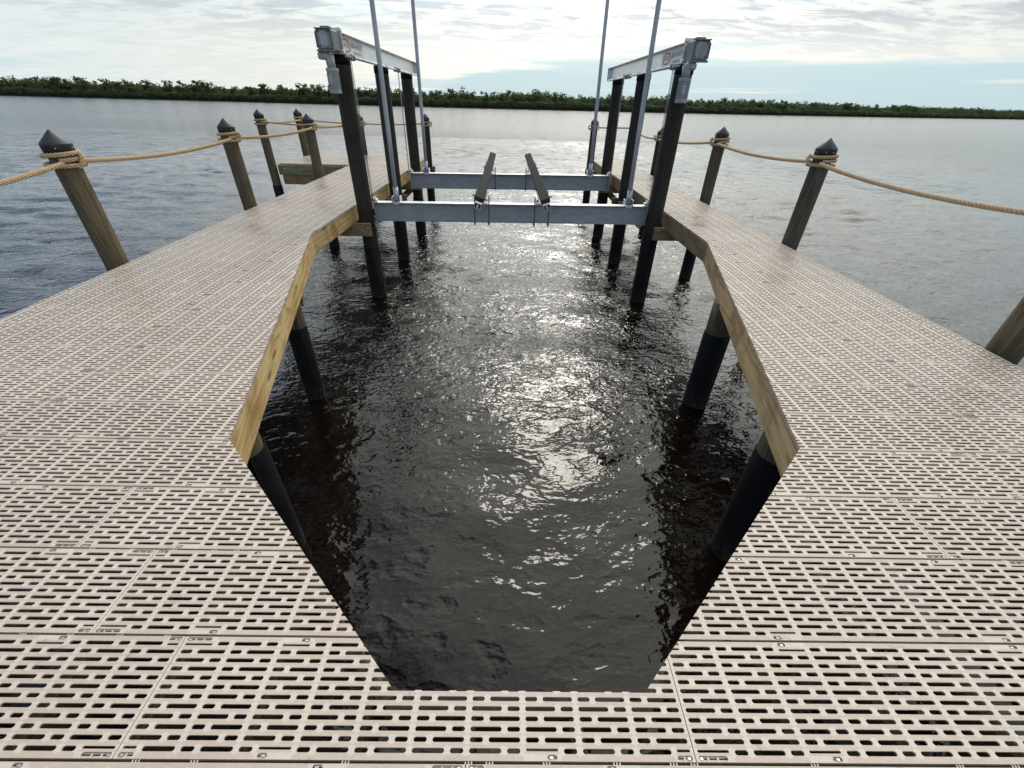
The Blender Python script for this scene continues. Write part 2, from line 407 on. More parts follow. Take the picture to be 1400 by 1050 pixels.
def build_shore():
    # muddy land strip behind the shoreline
    bm = bmesh.new(); rows = []
    for x, y, nx, ny in shore_pts(20):
        wob = 1.2*mnoise.noise(Vector((x*.04, y*.04, 0)))
        rows.append([bm.verts.new((x+nx*o_+nx*wob, y+ny*o_+ny*wob, z)) for o_, z in ((-1.0, -1.62), (1.5, -1.25), (12, -.9), (400, -.6))])
    for a, b in zip(rows, rows[1:]):
        for k in range(3): bm.faces.new((a[k], b[k], b[k+1], a[k+1]))
    tag(link('far_shore_ground', mesh_of(bm, smooth=True), M_MUD), 'muddy far bank below the mangroves', kind='structure')
    # solid inner mass of the far mangrove wood
    bm = bmesh.new(); rows = []
    def hgt(x, y, k):
        v = mnoise.noise(Vector((x*.035, y*.035, 3.+k))); w = mnoise.noise(Vector((x*.13, y*.13, 9.+k)))
        return v, w
    for x, y, nx, ny in shore_pts(2.2):
        if abs(x) > 800: continue
        v, w = hgt(x, y, 0); v2, w2 = hgt(x, y, 5)
        prof = ((.6, -1.5), (.2+.3*w, -.2), (1.0+.5*w, 1.0+.35*w), (4.5+w2, 1.5+.5*v+.4*w2), (7+w, 3.0+.9*v+.7*w), (14+2*w2, 3.6+1.2*v+.6*w2), (60, 1.6))
        rows.append([bm.verts.new((x+nx*o_, y+ny*o_, z)) for o_, z in prof])
    for a, b in zip(rows, rows[1:]):
        for k in range(len(a)-1): bm.faces.new((a[k], b[k], b[k+1], a[k+1]))
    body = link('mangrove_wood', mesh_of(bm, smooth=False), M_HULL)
    tag(body, 'dense dark green mangrove wood along the whole far shore', 'mangroves', kind='stuff')
    # leaf clumps: low pale fringe at the water, taller dark crowns behind
    cf, rf, ct, rt_ = [], [], [], []
    for x, y, nx, ny in shore_pts(1.25):
        if abs(x) > 560: continue
        v, w = hgt(x, y, 0)
        for k in range(3):
            o_ = rng.uniform(-.2, 3.5); z = rng.uniform(-.5, 1.5+.5*w)
            cf.append((x+nx*o_+rng.normal()*.6, y+ny*o_, z)); rf.append(rng.uniform(.7, 1.2))
        for k in range(6):
            o_ = rng.uniform(3, 13); z = (2.5+.2*(o_-3)+1.9*v+1.7*w)*rng.uniform(.55, 1.05)+rng.uniform(-.2, .5)
            ct.append((x+nx*o_+rng.normal(), y+ny*o_, z)); rt_.append(rng.uniform(.7, 1.4))
    fr = link('low_fringe', clump_mesh(cf, rf, 22, .34, .8), M_FRINGE, body); fr['kind'] = 'stuff'
    cr = link('crowns', clump_mesh(ct, rt_, 20, .40, .8), M_LEAF, body); cr['kind'] = 'stuff'
    # taller trees that stand clear of the canopy
    spots = []
    for px in list(range(12, 560, 14)) + list(range(560, 1400, 21)):
        spots.append(px + rng.uniform(-9, 9))
    protos = []
    for k in range(5):
        cen, rad = [], []
        bm = bmesh.new()
        H = 4.9
        tube(bm, [(0, 0, 0), (.15*k-.3, .1, H*.5), (.2*k-.4, 0, H*.9)], [.16, .11, .05], 5)
        for j in range(6+k):
            a = rng.uniform(0, 6.28); rr = rng.uniform(.3, 1.5); z = rng.uniform(H*.5, H*1.05)
            cx, cy = .2*k-.4+rr*math.cos(a), rr*math.sin(a)
            tube(bm, [(.15*k-.3, .1, H*.45), (cx*.6, cy*.6, z*.85), (cx, cy, z)], [.07, .05, .03], 4)
            cen.append((cx, cy, z)); rad.append(rng.uniform(.5, .95))
        protos.append((mesh_of(bm), clump_mesh(cen, rad, 26, .36, .8)))
        protos[-1][0].materials.append(M_BARK); protos[-1][1].materials.append(M_LEAF2)
    for i, px in enumerate(spots):
        d = Fw*F_PX + R2*(px-700) - U2*(-(525-145))
        ang = math.atan2(d.x, d.y)
        # where this bearing crosses the shoreline
        for (x0, y0), (x1, y1) in zip(SHORE, SHORE[1:]):
            a0, a1 = math.atan2(x0, y0), math.atan2(x1, y1)
            if a0 <= ang <= a1:
                t = math.sin(ang)*y0 - math.cos(ang)*x0; u = (x1-x0)*math.cos(ang)-(y1-y0)*math.sin(ang)
                t = t/u; x, y = x0+(x1-x0)*t, y0+(y1-y0)*t; L = math.hypot(x1-x0, y1-y0); nx, ny = -(y1-y0)/L, (x1-x0)/L
        off = rng.uniform(3, 9); x += nx*off; y += ny*off
        tr, cw = protos[i % 5]
        s = rng.uniform(.85, 1.36)*(1.0 if px < 760 else .92)
        if 640 < px < 1050: s *= .88
        T = empty('mangrove_tree', (x, y, -1.2), rng.uniform(0, 6.28)); T.scale = (s*rng.uniform(.9, 1.3), s*rng.uniform(.9, 1.3), s)
        tag(T, 'taller mangrove tree rising from the dark wood on the far shore', 'tree', 'taller mangrove trees on the far shore')
        link('trunk', tr, None, T); link('crown', cw, None, T)
build_shore()

# ------------------------------------------------------------------ deck panels
PL, PD, GAP = 1.524, .3048, .0035
LS, SS, WB = .086, .036, .015
ROW0, ROWP = .0235, .02339
YR0 = .346
def panel_bm(lod):
    """perforated plastic plank, local x along its length, y across; 12 rows of slots, long/short alternating from the centre"""
    V, Fc, Mi = [], [], []
    def add(vs, mi=0):
        i = len(V); V.extend(vs); Fc.append(list(range(i, i+len(vs)))); Mi.append(mi)
    angs = {2: (90, 120, 150, 180, 210, 240, 270), 1: (90, 135, 180, 225, 270), 0: (90, 180, 270)}[lod]
    def cell(x0, x1, y0, y1, sx0, sx1, sy0, sy1, depth, webs=1):
        r = (sy1-sy0)/2; cy = (sy0+sy1)/2
        Lp = [(sx0+r+r*math.cos(R(a)), cy+r*math.sin(R(a))) for a in angs]
        Rp = [(sx1-r-r*math.cos(R(a)), cy+r*math.sin(R(a))) for a in angs]
        z = lambda p: (p[0], p[1], 0.)
        add([(x0, y1, 0), z(Lp[0]), z(Rp[0]), (x1, y1, 0)][::-1], 0)
        add([(x0, y0, 0), (x1, y0, 0), z(Rp[-1]), z(Lp[-1])], 0)
        h = len(angs)//2
        for P, xx, fl in ((Lp, x0, False), (Rp, x1, True)):
            tris = [[(xx, y1, 0), z(P[k]), z(P[k+1])] for k in range(h)] + [[(xx, y1, 0), z(P[h]), (xx, y0, 0)]] + [[(xx, y0, 0), z(P[k]), z(P[k+1])] for k in range(h, len(angs)-1)]
            for t in tris:
                n = (t[1][0]-t[0][0])*(t[2][1]-t[0][1])-(t[1][1]-t[0][1])*(t[2][0]-t[0][0])
                add(t if n > 0 else t[::-1], webs)
        ring = Lp + Rp[::-1]
        for k in range(len(ring)):
            a, b_ = ring[k], ring[(k+1) % len(ring)]
            add([(a[0], a[1], 0), (b_[0], b_[1], 0), (b_[0], b_[1], -depth), (a[0], a[1], -depth)], 0)
    X1 = PL/2-.0012
    y_lo, y_hi = GAP, PD-GAP
    half = ROWP/2
    for k in range(12):
        cy = ROW0+k*ROWP
        cells = []; x = 0.; lng = (k % 2 == 1)
        while len(cells) < 10:
            w = LS if lng else SS
            cells.append([x, x+WB/2, x+WB/2+w, x+WB+w, False]); x += WB+w; lng = not lng
        cells[-1][3] = X1
        edge = k in (0, 11) and lod > 0
        if edge:
            cells[-1][4] = 'corner'
            if k == 11: cells[-1][4] = 'cornerS'
            for c in cells:
                if c[0] <= .381 < c[3]: c[4] = 'mid'
        for sg in (1, -1):
            for (c0, s0, s1, c1, fl) in cells:
                a0, b0, b1, a1 = (c0, s0, s1, c1) if sg > 0 else (-c1, -s1, -s0, -c0)
                y0, y1, sy0, sy1 = cy-half, cy+half, cy-.0056, cy+.0056
                if k == 0: 
                    m0 = y0
                    if fl: y0 = cy-.0052; sy0 = cy-.0005
                if k == 11:
                    m0 = y1
                    if fl: y1 = cy+.0052; sy1 = cy+.0005
                cell(a0, a1, y0, y1, b0, b1, sy0, sy1, .006)
                if k in (0, 11):
                    e0, e1 = (y_lo, y0) if k == 0 else (y1, y_hi)
                    if not fl: add([(a0, e0, 0), (a1, e0, 0), (a1, e1, 0), (a0, e1, 0)])
                    else:
                        ln = {'corner': .078, 'cornerS': .040, 'mid': .026}[fl]
                        pc = .381*sg if fl == 'mid' else (a1-.007-ln/2 if sg > 0 else a0+.007+ln/2)
                        pc = min(max(pc, a0+ln/2+.002), a1-ln/2-.002)
                        cell(a0, a1, e0, e1, pc-ln/2, pc+ln/2, e0+.0022, e1-.0018, .006, webs=1)
                        em = (e0+e1)/2
                        # screw head and little cross bars of the pocket
                        sx = pc + (ln/2-.008)*sg*(1 if fl != 'mid' else -.5)
                        for rr, zz, mi in ((.0060, -.0035, 1), (.0044, -.0015, 2)):
                            n = 8
                            add([(sx+rr*math.cos(j*2*math.pi/n), em+rr*.75*math.sin(j*2*math.pi/n), zz) for j in range(n)], mi)
                        for fa, fb in () if lod < 2 else ((e0+.0022, em-.0014), (em+.0014, e1-.0018)):
                            add([(pc-ln/2+.001, fa, -.0045), (pc+ln/2-.001, fa, -.0045), (pc+ln/2-.001, fb, -.0045), (pc-ln/2+.001, fb, -.0045)], 0)
                        if ln > .03:
                            nb = 2 if ln > .06 else 1
                            for j in range(nb):
                                bx = pc - ln/2 + ln*(j+1)/(nb+1)
                                add([(bx-.003, e0, -.003), (bx+.003, e0, -.003), (bx+.003, e1, -.003), (bx-.003, e1, -.003)], 1)
    # end closing strips beyond the cells, skirt round the panel
    for a, b_ in (((-X1, y_lo), (X1, y_lo)), ((X1, y_lo), (X1, y_hi)), ((X1, y_hi), (-X1, y_hi)), ((-X1, y_hi), (-X1, y_lo))):
        add([(a[0], a[1], 0), (a[0], a[1], -.024), (b_[0], b_[1], -.024), (b_[0], b_[1], 0)], 0)
    if lod > 0:                                  # spacer tabs that bridge the gap to the next plank
        for tx in (-.70, -.55, -.16, .16, .55, .70):
            for j in (-.008, 0, .008):
                add([(tx+j-.0018, y_hi, -.002), (tx+j+.0018, y_hi, -.002), (tx+j+.0018, PD+GAP-.0005, -.002), (tx+j-.0018, PD+GAP-.0005, -.002)], 1)
    me = bpy.data.meshes.new('deck_panel'); me.from_pydata(V, [], Fc)
    me.polygons.foreach_set('material_index', Mi)
    me.materials.append(M_DECK); me.materials.append(M_WEB); me.materials.append(M_SCREW)
    me.update()
    return me
PANEL = {l: panel_bm(l) for l in (0, 1, 2)}
PANEL_R = {}
for l, me in PANEL.items():                      # the same plank turned end for end
    m2 = me.copy(); m2.transform(Matrix.Translation((0, PD, 0)) @ Matrix.Rotation(math.pi, 4, 'Z')); PANEL_R[l] = m2

def xl_out(y): return -3.70-.033*y
def xr_out(y): return 3.535-.004*y
F1, F2 = (-.314, .507), (.427, .507)
A1, A2 = (-1.385, 1.575), (1.504, 1.575)
B1, B2 = (-2.485, 5.40), (2.535, 5.42)
DECK_END = 14.20
PIER_X, PIER_Y0 = -5.89, 11.80
HOLE = [F1, A1, B1, (-2.475, 20), (2.505, 20), B2, A2, F2]
def in_hole(x, y):
    ins = False; n = len(HOLE)
    for i in range(n):
        (x0, y0), (x1, y1) = HOLE[i], HOLE[(i+1) % n]
        if (y0 > y) != (y1 > y) and x < (x1-x0)*(y-y0)/(y1-y0)+x0: ins = not ins
    return ins
deck = empty('dock_deck'); tag(deck, 'beige perforated plastic dock deck around the open boat slip', kind='structure')
n_panels = [0]
def cut_panel(xc, y0, x_lo, x_hi, side, rev, lod, end=None):
    src = (PANEL_R if rev else PANEL)[lod]
    xa, xb = xc-PL/2, xc+PL/2
    need = []
    def clipline(p, q, keep_left):            # keep the side to the left of p->q
        need.append((p, q, keep_left))
    out_l = (xl_out(y0) if y0 < PIER_Y0-.01 else PIER_X)
    if side == 'L':
        if xa < out_l+.05:
            if y0 < PIER_Y0-.01: clipline((xl_out(0), 0), (xl_out(20), 20), False)
            else: clipline((PIER_X, 0), (PIER_X, 20), False)
    if xb > xr_out(y0)-.05: clipline((xr_out(0), 0), (xr_out(20), 20), True)
    holecut = any(in_hole(x, y) for x in np.linspace(xa, xb, 40) for y in (y0+.01, y0+.08, y0+.155, y0+.23, y0+.295))
    endcut = y0+PD > DECK_END+.01
    if not need and not holecut and not endcut:
        o = link('deck_panel', src, None, deck, (xc, y0, 0)); n_panels[0] += 1; return
    bm = bmesh.new(); bm.from_mesh(src); bm.transform(Matrix.Translation((xc, y0, 0)))
    def bis(p, q, clear=None):
        p = Vector((*p, 0)); q = Vector((*q, 0)); t = (q-p).normalized(); nrm = Vector((t.y, -t.x, 0))   # normal to the right
        kw = {}
        if clear == 'right': kw = dict(clear_outer=True)
        if clear == 'left': kw = dict(clear_inner=True)
        bmesh.ops.bisect_plane(bm, geom=bm.verts[:]+bm.edges[:]+bm.faces[:], plane_co=p, plane_no=nrm, dist=1e-6, **kw)
        return p, nrm
    cuts = []
    for p, q, kl in need: cuts.append(bis(p, q, 'right' if kl else 'left'))
    if endcut: cuts.append(bis((-10, DECK_END), (10, DECK_END), 'left'))
    if holecut:
        segs = list(zip(HOLE, HOLE[1:]+HOLE[:1]))
        for (p, q) in segs:
            lo, hi = min(p[1], q[1]), max(p[1], q[1])
            if hi < y0-.001 or lo > y0+PD+.001 or lo > 19: continue
            cuts.append(bis(p, q))
        dead = []
        for f in bm.faces:
            c = f.calc_center_median()
            if in_hole(c.x, c.y): dead.append(f)
        bmesh.ops.delete(bm, geom=dead, context='FACES')
    if side in 'LR':
        dead = [f for f in bm.faces if (f.calc_center_median().x > .05) == (side == 'L')]
        bmesh.ops.delete(bm, geom=dead, context='FACES')
    if not bm.faces: bm.free(); return
    # give the sawn edge its thickness
    es = []
    for e in bm.edges:
        if len(e.link_faces) == 1 and all(abs(v.co.z) < 1e-5 for v in e.verts) and e.calc_length() > 1e-4:
            for p, nrm in cuts:
                if all(abs((v.co-p).dot(nrm)) < 2e-5 for v in e.verts): es.append(e); break
    for e in es:
        a, b_ = e.verts; va = bm.verts.new(a.co-Vector((0, 0, .022))); vb = bm.verts.new(b_.co-Vector((0, 0, .022)))
        bm.faces.new((a, b_, vb, va))
    o = empty('tmp') if False else None
    bm.transform(Matrix.Translation((-xc, -y0, 0)))
    me = mesh_of(bm, 'cut_panel')
    if not me.materials:
        for mm in (M_DECK, M_WEB, M_SCREW): me.materials.append(mm)
    link('deck_panel', me, None, deck, (xc, y0, 0)); n_panels[0] += 1
r = -4
while True:
    y0 = YR0 + r*PD
    if y0 > DECK_END-.02: break
    lod = 2 if r < 5 else 1
    jl = {-4: -1.612, -3: -1.308, -2: -1.0, -1: -1.612, 0: -1.003, 1: -1.308, 2: -1.614}.get(r, -2.535)
    jr = {-4: 1.738, -3: 2.045, -2: .521, -1: 1.433, 0: .521, 1: 2.045, 2: 1.738, 3: 2.35}.get(r, 2.612)
    if r < 1:
        a = jl
        # one continuous row from side to side
        js = [a + k*PL for k in range(-3, 6)]
        for k, x0 in enumerate(js):
            if x0 > xr_out(y0) or x0+PL < xl_out(y0): continue
            cut_panel(x0+PL/2, y0, 0, 0, 'C' if not (r == 0 and x0 < .05 < x0+PL) else 'C', (k % 2 == 1), lod) if not (xl_out(y0) > x0) else cut_panel(x0+PL/2, y0, 0, 0, 'L', (k % 2 == 1), lod)
    else:
        lim = xl_out(y0) if y0 < PIER_Y0-.01 else PIER_X
        k = 0; x1 = jl + 2*PL
        while x1 > lim+.005:
            if x1-PL < .05: cut_panel(x1-PL/2, y0, 0, 0, 'L', (k+r) % 2 == 1, lod)
            x1 -= PL; k += 1
        x0 = jr - 2*PL; k = 0
        while x0 < xr_out(y0)-.005:
            if x0+PL > .05: cut_panel(x0+PL/2, y0, 0, 0, 'R', (k+r) % 2 == 0, lod)
            x0 += PL; k += 1
    r += 1

# raised maker's mark on the nearest planks
def text_mesh(s, size, depth=.0, shear=0., align='CENTER'):
    cu = bpy.data.curves.new('text', 'FONT'); cu.body = s; cu.size = size; cu.align_x = align; cu.align_y = 'CENTER'; cu.extrude = depth; cu.shear = shear
    cu.resolution_u = 2
    ob = bpy.data.objects.new('text', cu); COL.objects.link(ob)
    dg = bpy.context.evaluated_depsgraph_get(); dg.update()
    me = bpy.data.meshes.new_from_object(ob.evaluated_get(dg)); bpy.data.objects.remove(ob); bpy.data.curves.remove(cu)
    me.materials.clear()
    return me
mk = text_mesh('ThruFlow', .0135, .0004, .35)
mk.materials.append(M_WEB)
for (x, y) in ((-.118, YR0+.0115), (-.30, YR0-.0118), (1.28, YR0+PD-.0118), (.92, YR0+PD+.0115), (-1.26, YR0+2*PD+.0115), (1.44, YR0+2*PD-.0118), (.80, YR0-.0118)):
    link('raised_lettering', mk, None, deck, (x, y, .0004))

# ------------------------------------------------------------------ timber frame under the deck
T = -.026
def rim(p, q, mt=M_PINE, off=.028, h=.225, w=.040, hole_side=1, name='rim_board'):
    p, q = Vector((*p, T)), Vector((*q, T)); t = (q-p).normalized(); n = Vector((-t.y, t.x, 0))*hole_side*off
    return board(name, p+n, q+n, w, h, mt, deck)
rim(A1, B1, M_PINE, hole_side=1)                       # left of A1->B1 is the deck side
rim(B1, (-2.475, DECK_END-.02), M_PINE2 if False else M_PINE, hole_side=1)
rim((1.504, 1.575), B2, M_PINE3, hole_side=-1)
rim(B2, (2.505, DECK_END-.02), M_PINE2, hole_side=-1)
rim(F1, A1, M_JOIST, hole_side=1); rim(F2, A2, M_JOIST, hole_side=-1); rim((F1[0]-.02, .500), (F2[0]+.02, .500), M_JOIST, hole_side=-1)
rim((xl_out(-.8), -.8), (xl_out(PIER_Y0-.05), PIER_Y0-.05), M_PINE2, hole_side=-1)
rim((xr_out(-.8), -.8), (xr_out(DECK_END), DECK_END-.02), M_PINE2, hole_side=1)
rim((PIER_X+.05, PIER_Y0+.01), (xl_out(PIER_Y0)+.1, PIER_Y0+.01), M_TREAT, hole_side=1)
b_ = rim((PIER_X+.05, PIER_Y0+.05), (xl_out(PIER_Y0)+.3, PIER_Y0+.05), M_PINE2, hole_side=1, name='cap_beam'); b_.location.z -= .226
rim((PIER_X+.0, PIER_Y0), (PIER_X+.0, DECK_END-.02), M_TREAT, hole_side=-1)
rim((PIER_X+.05, DECK_END), (-2.5, DECK_END), M_PINE2, hole_side=-1)
rim((2.55, DECK_END), (3.45, DECK_END), M_PINE2, hole_side=-1)
rim((-3.6, -.82), (3.5, -.82), M_PINE2, hole_side=1)
# joists every foot, running away from the viewer, cut at the slip
def hole_span(x):                                       # y where the slip starts / (None) along this x
    ys = [y for y in np.arange(-.8, DECK_END, .05) if in_hole(x, y)]
    return (ys[0], ys[-1]) if ys else None
for k in range(-19, 13):
    x = -1.003 + k*.3048
    if x > 3.45 or x < PIER_X+.1: continue
    y0, y1 = -.78, DECK_END-.06
    if x < xl_out(6)-.0: y0 = PIER_Y0+.08
    elif x < xl_out(-.8)+.1: y0 = 1.2
    hs = hole_span(x)
    if hs:
        if abs(x) < 2.45: y1 = hs[0]-(.10 if abs(x) < 1.4 else .34)
        else: y1 = min(y1, DECK_END-.06)
        if abs(x) > 2.45 and hs[0] < 13: y1 = hs[0]-.1
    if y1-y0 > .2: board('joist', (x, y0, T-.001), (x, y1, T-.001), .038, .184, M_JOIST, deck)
for (y, l0, l1) in ((4.16, -3.95, -2.17), (3.84, -3.95, -2.30), (7.24, -4.15, -2.42), (6.93, -4.15, -2.215), (9.39, -4.2, -2.15), (9.02, -4.2, -2.2), (11.56, -4.3, -2.2), (11.2, -4.3, -2.2), (13.95, -4.3, -2.25)):
    board('cap_beam', (l0, y, T-.20), (l1, y, T-.20), .045, .20, M_PINE2, deck)
    l0r, l1r = -l1, 3.60
    if abs(y-6.93) < .01: l0r = 2.33
    if abs(y-4.16) < .01: l0r = 2.27
    if abs(y-3.84) < .01: l0r = 2.34
    board('cap_beam', (l0r, y+.02, T-.165), (l1r, y+.02, T-.165), .045, .20, M_PINE2, deck)
for y in (1.78, 2.18):
    board('cap_beam', (-3.9, y, T-.20), (-1.72, y, T-.20), .045, .20, M_PINE2, deck)
    board('cap_beam', (1.86, y, T-.20), (3.5, y, T-.20), .045, .20, M_PINE2, deck)
for y in (-.3, .15):
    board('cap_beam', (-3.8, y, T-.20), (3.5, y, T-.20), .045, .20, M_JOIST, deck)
# diagonal braces and bolt heads at the lift piles
for sx, x in ((-1, -2.30), (1, 2.33)):
    for y in (11.3,):
        board('brace', (x*1.02, y, -.25), (x*1.02+sx*1.1, y, -1.15), .04, .14, M_PINE2, deck)
def bolt_mesh():
    bm = bmesh.new(); lathe(bm, [(0, .012), (.012, .012), (.014, 0), (.02, 0), (.02, -.003), (0, -.003)], 8, smooth=False)
    bm.transform(Matrix.Rotation(R(90), 4, 'X')); return mesh_of(bm)
BOLT = bolt_mesh(); BOLT.materials.append(M_ALU)
for (x, y, z) in ((-2.26, 6.905, -.30), (-2.36, 6.905, -.33), (2.40, 6.92, -.24), (-5.72, 11.80, -.12)):
    link('bolt_head', BOLT, None, deck, (x, y, z))

# ------------------------------------------------------------------ pilings
def pile_mesh(r, z0, z1, seed, taper=.012, flat=False):
    bm = bmesh.new(); n = 24; rings = []
    nz = max(4, int((z1-z0)/.15))
    for i in range(nz+1):
        z = z0+(z1-z0)*i/nz
        ring = []
        for k in range(n):
            a = k*2*math.pi/n
            rr = r*(1 - taper*(z-z0)) * (1+.035*mnoise.noise(Vector((math.cos(a)*1.3, math.sin(a)*1.3, z*.7+seed*9.1))) + .010*mnoise.noise(Vector((math.cos(a)*6, math.sin(a)*6, z*2+seed))))
            ox = .012*mnoise.noise(Vector((seed*3.3, z*.5, 0))); oy = .012*mnoise.noise(Vector((seed*5.3, z*.5, 7)))
            ring.append(bm.verts.new((rr*math.cos(a)+ox, rr*math.sin(a)+oy, z)))
        rings.append(ring)
    for a, b in zip(rings, rings[1:]):
        for k in range(n):
            f = bm.faces.new((a[k], a[(k+1) % n], b[(k+1) % n], b[k])); f.smooth = True
    bm.faces.new(rings[-1])
    return mesh_of(bm)
def sleeve_mesh(r, z0, z1):
    bm = bmesh.new(); nn = 24
    lathe(bm, [(r*1.01, z0), (r*1.01, (z0+z1)/2), (r, z1-.01), (r*.95, z1)], nn)
    # overlapping seam of the wrap
    tube(bm, [(r*.72, -r*.72, z0), (r*.72, -r*.72, z1-.01)], .006, 5)
    return mesh_of(bm)
def cap_mesh(r):
    bm = bmesh.new()
    lathe(bm, [(r*.99, -.072), (r*1.02, -.072), (r*1.045, -.004), (r*1.05, 0)], 40, smooth=True)
    lathe(bm, [(r*1.05, 0), (r*1.035, .004), (r*.07, .106), (0, .110)], 40, smooth=True)
    for a in (200, 250, 290, 340, 70, 140):
        c = Vector((r*1.035*math.cos(R(a)), r*1.035*math.sin(R(a)), -.03)); box(bm, c, (.008, .008, .008), mi=1)
    return mesh_of(bm)
CAP = cap_mesh(.107); CAP.materials.append(M_CAP); CAP.materials.append(M_SCREW)
def rope_pile(x, y, tip, label, lean=(0, 0), ztop_sleeve=-.50, group='rope pilings with black cone caps', mt=M_PILE):
    t = empty('rope_piling', (x, y, 0), random.uniform(0, 6.28)); tag(t, label, 'piling', group)
    zt = tip-.108
    t.rotation_euler = (lean[0], lean[1], t.rotation_euler.z)
    link('post', pile_mesh(.102, -2.6, zt, random.random()*50, .006), mt, t)
    link('sleeve', sleeve_mesh(.113, -2.6, ztop_sleeve), M_SLEEVE, t)
    link('cap', CAP, None, t, (0, 0, zt))
    return t
RL = [(-3.99, 1.35, 1.14), (-4.03, 4.25, 1.14), (-4.10, 7.03, 1.145), (-4.16, 10.08, 1.14), (-4.16, 12.62, 1.14)]
LB = ['capped piling beside the deck just left of the camera', 'large capped rope piling nearest the camera on the left, leaning over open water',
      'second capped rope piling along the left walkway edge, counted from the camera', 'third capped rope piling on the left walkway, in front of the side platform',
      'capped piling at the inner corner of the side platform behind the left lift post']
for (x, y, t_), lb in zip(RL, LB): rope_pile(x, y, t_, lb)
rope_pile(-6.04, 11.85, 1.147, 'capped rope piling at the near left corner of the small side platform')
rope_pile(-6.05, 14.05, 1.135, 'capped rope piling at the far left corner of the small side platform')
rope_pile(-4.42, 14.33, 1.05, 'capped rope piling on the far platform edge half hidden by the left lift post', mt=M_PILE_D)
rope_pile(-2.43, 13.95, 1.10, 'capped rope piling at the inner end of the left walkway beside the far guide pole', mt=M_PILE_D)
RR = [(3.66, 2.67, 1.15), (3.66, 5.52, 1.17), (3.67, 8.42, 1.16), (3.70, 11.9, 1.0), (3.66, 14.35, 1.1)]
LB = ['weathered piling base at the right picture edge, seen low beside the deck', 'large capped rope piling nearest the camera on the right, standing beyond the deck edge',
      'second capped rope piling along the right walkway edge, counted from the camera', 'capped rope piling mostly hidden behind the tall front right lift post',
      'capped piling at the far outer corner of the right walkway behind a lift post']
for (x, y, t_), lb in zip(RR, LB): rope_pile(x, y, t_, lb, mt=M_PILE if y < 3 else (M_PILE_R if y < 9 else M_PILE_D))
rope_pile(2.45, 14.4, 1.10, 'slim dark capped piling ending the inner side of the right walkway beside a guide pole', mt=M_PILE_D)

def plain_pile(x, y, ztop, label, zs, r=.125, mt=M_PILE, name='support_piling', group='pilings under the deck', lean=(0, 0)):
    t = empty(name, (x, y, 0)); tag(t, label, 'piling', group); t.rotation_euler = (lean[0], lean[1], 0)
    link('post', pile_mesh(r, -2.6, ztop, random.random()*50, .004), mt, t)
    link('sleeve', sleeve_mesh(r*1.06, -2.6, zs), M_SLEEVE, t)
    return t
plain_pile(-1.70, 2.00, -.22, 'black wrapped piling under the near left corner of the slip', -.47)
plain_pile(1.80, 2.02, -.22, 'black wrapped piling under the near right corner of the slip', -.45)
plain_pile(-2.24, 4.0, -.22, 'black wrapped piling under the middle of the angled left deck edge', -.59, .098)
plain_pile(2.25, 4.0, -.22, 'black wrapped piling under the middle of the angled right deck edge', -.56)
for (x, y, sg, ps) in ((-2.315, 7.10, 'left', 'front'), (-2.315, 9.20, 'left', 'middle'), (-2.315, 11.35, 'left', 'rear'), (2.345, 7.10, 'right', 'front'), (2.345, 9.20, 'right', 'middle'), (2.345, 11.35, 'right', 'rear')):
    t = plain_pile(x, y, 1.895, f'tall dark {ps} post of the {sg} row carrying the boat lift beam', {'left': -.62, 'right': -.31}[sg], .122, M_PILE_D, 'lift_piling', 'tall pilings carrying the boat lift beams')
    bm = bmesh.new(); lathe(bm, [(.121, 1.79), (.125, 1.79), (.125, 1.898), (0, 1.899)], 24); link('top_wrap', mesh_of(bm), M_SLEEVE, t)

# ------------------------------------------------------------------ ropes
def rope_bm(bm, pts, rad, lay=.085, flip=1, res=9, sides=6):
    P = [Vector(p) for p in pts]
    Ls = [0]
    for a, b in zip(P, P[1:]): Ls.append(Ls[-1]+(b-a).length)
    tot = Ls[-1]; n = max(8, int(tot/lay*res))
    Q = []; j = 0
    for i in range(n+1):
        s = tot*i/n
        while j < len(Ls)-2 and Ls[j+1] < s: j += 1
        t = (s-Ls[j])/max(1e-9, Ls[j+1]-Ls[j]); Q.append(P[j].lerp(P[j+1], t))
    # smooth
    for _ in range(3): Q = [Q[0]]+[(Q[i-1]+Q[i]*2+Q[i+1])/4 for i in range(1, n)]+[Q[-1]]
    a = (Q[1]-Q[0]).normalized().orthogonal().normalized(); fr = []
    for i in range(n+1):
        t = (Q[min(i+1, n)]-Q[max(i-1, 0)]).normalized(); a = (a-t*a.dot(t)).normalized(); fr.append((a.copy(), t.cross(a)))
    for s_ in range(3):
        line = []
        for i in range(n+1):
            ph = flip*2*math.pi*(i/res) + s_*2*math.pi/3
            line.append(Q[i]+(fr[i][0]*math.cos(ph)+fr[i][1]*math.sin(ph))*rad*.62)
        tube(bm, line, rad*.46, sides, mi=s_ % 2)
def span_pts(a, b, sag, n=24):
    a, b = Vector(a), Vector(b); return [a.lerp(b, i/n)+Vector((0, 0, -4*sag*(i/n)*(1-i/n))) for i in range(n+1)]
def wrap_pts(cx, cy, z0, r, turns, a0, dz, n=20):
    return [(cx+r*math.cos(a0+i*2*math.pi/n), cy+r*math.sin(a0+i*2*math.pi/n), z0+dz*i/n) for i in range(int(turns*n)+1)]
RR_ = .0205
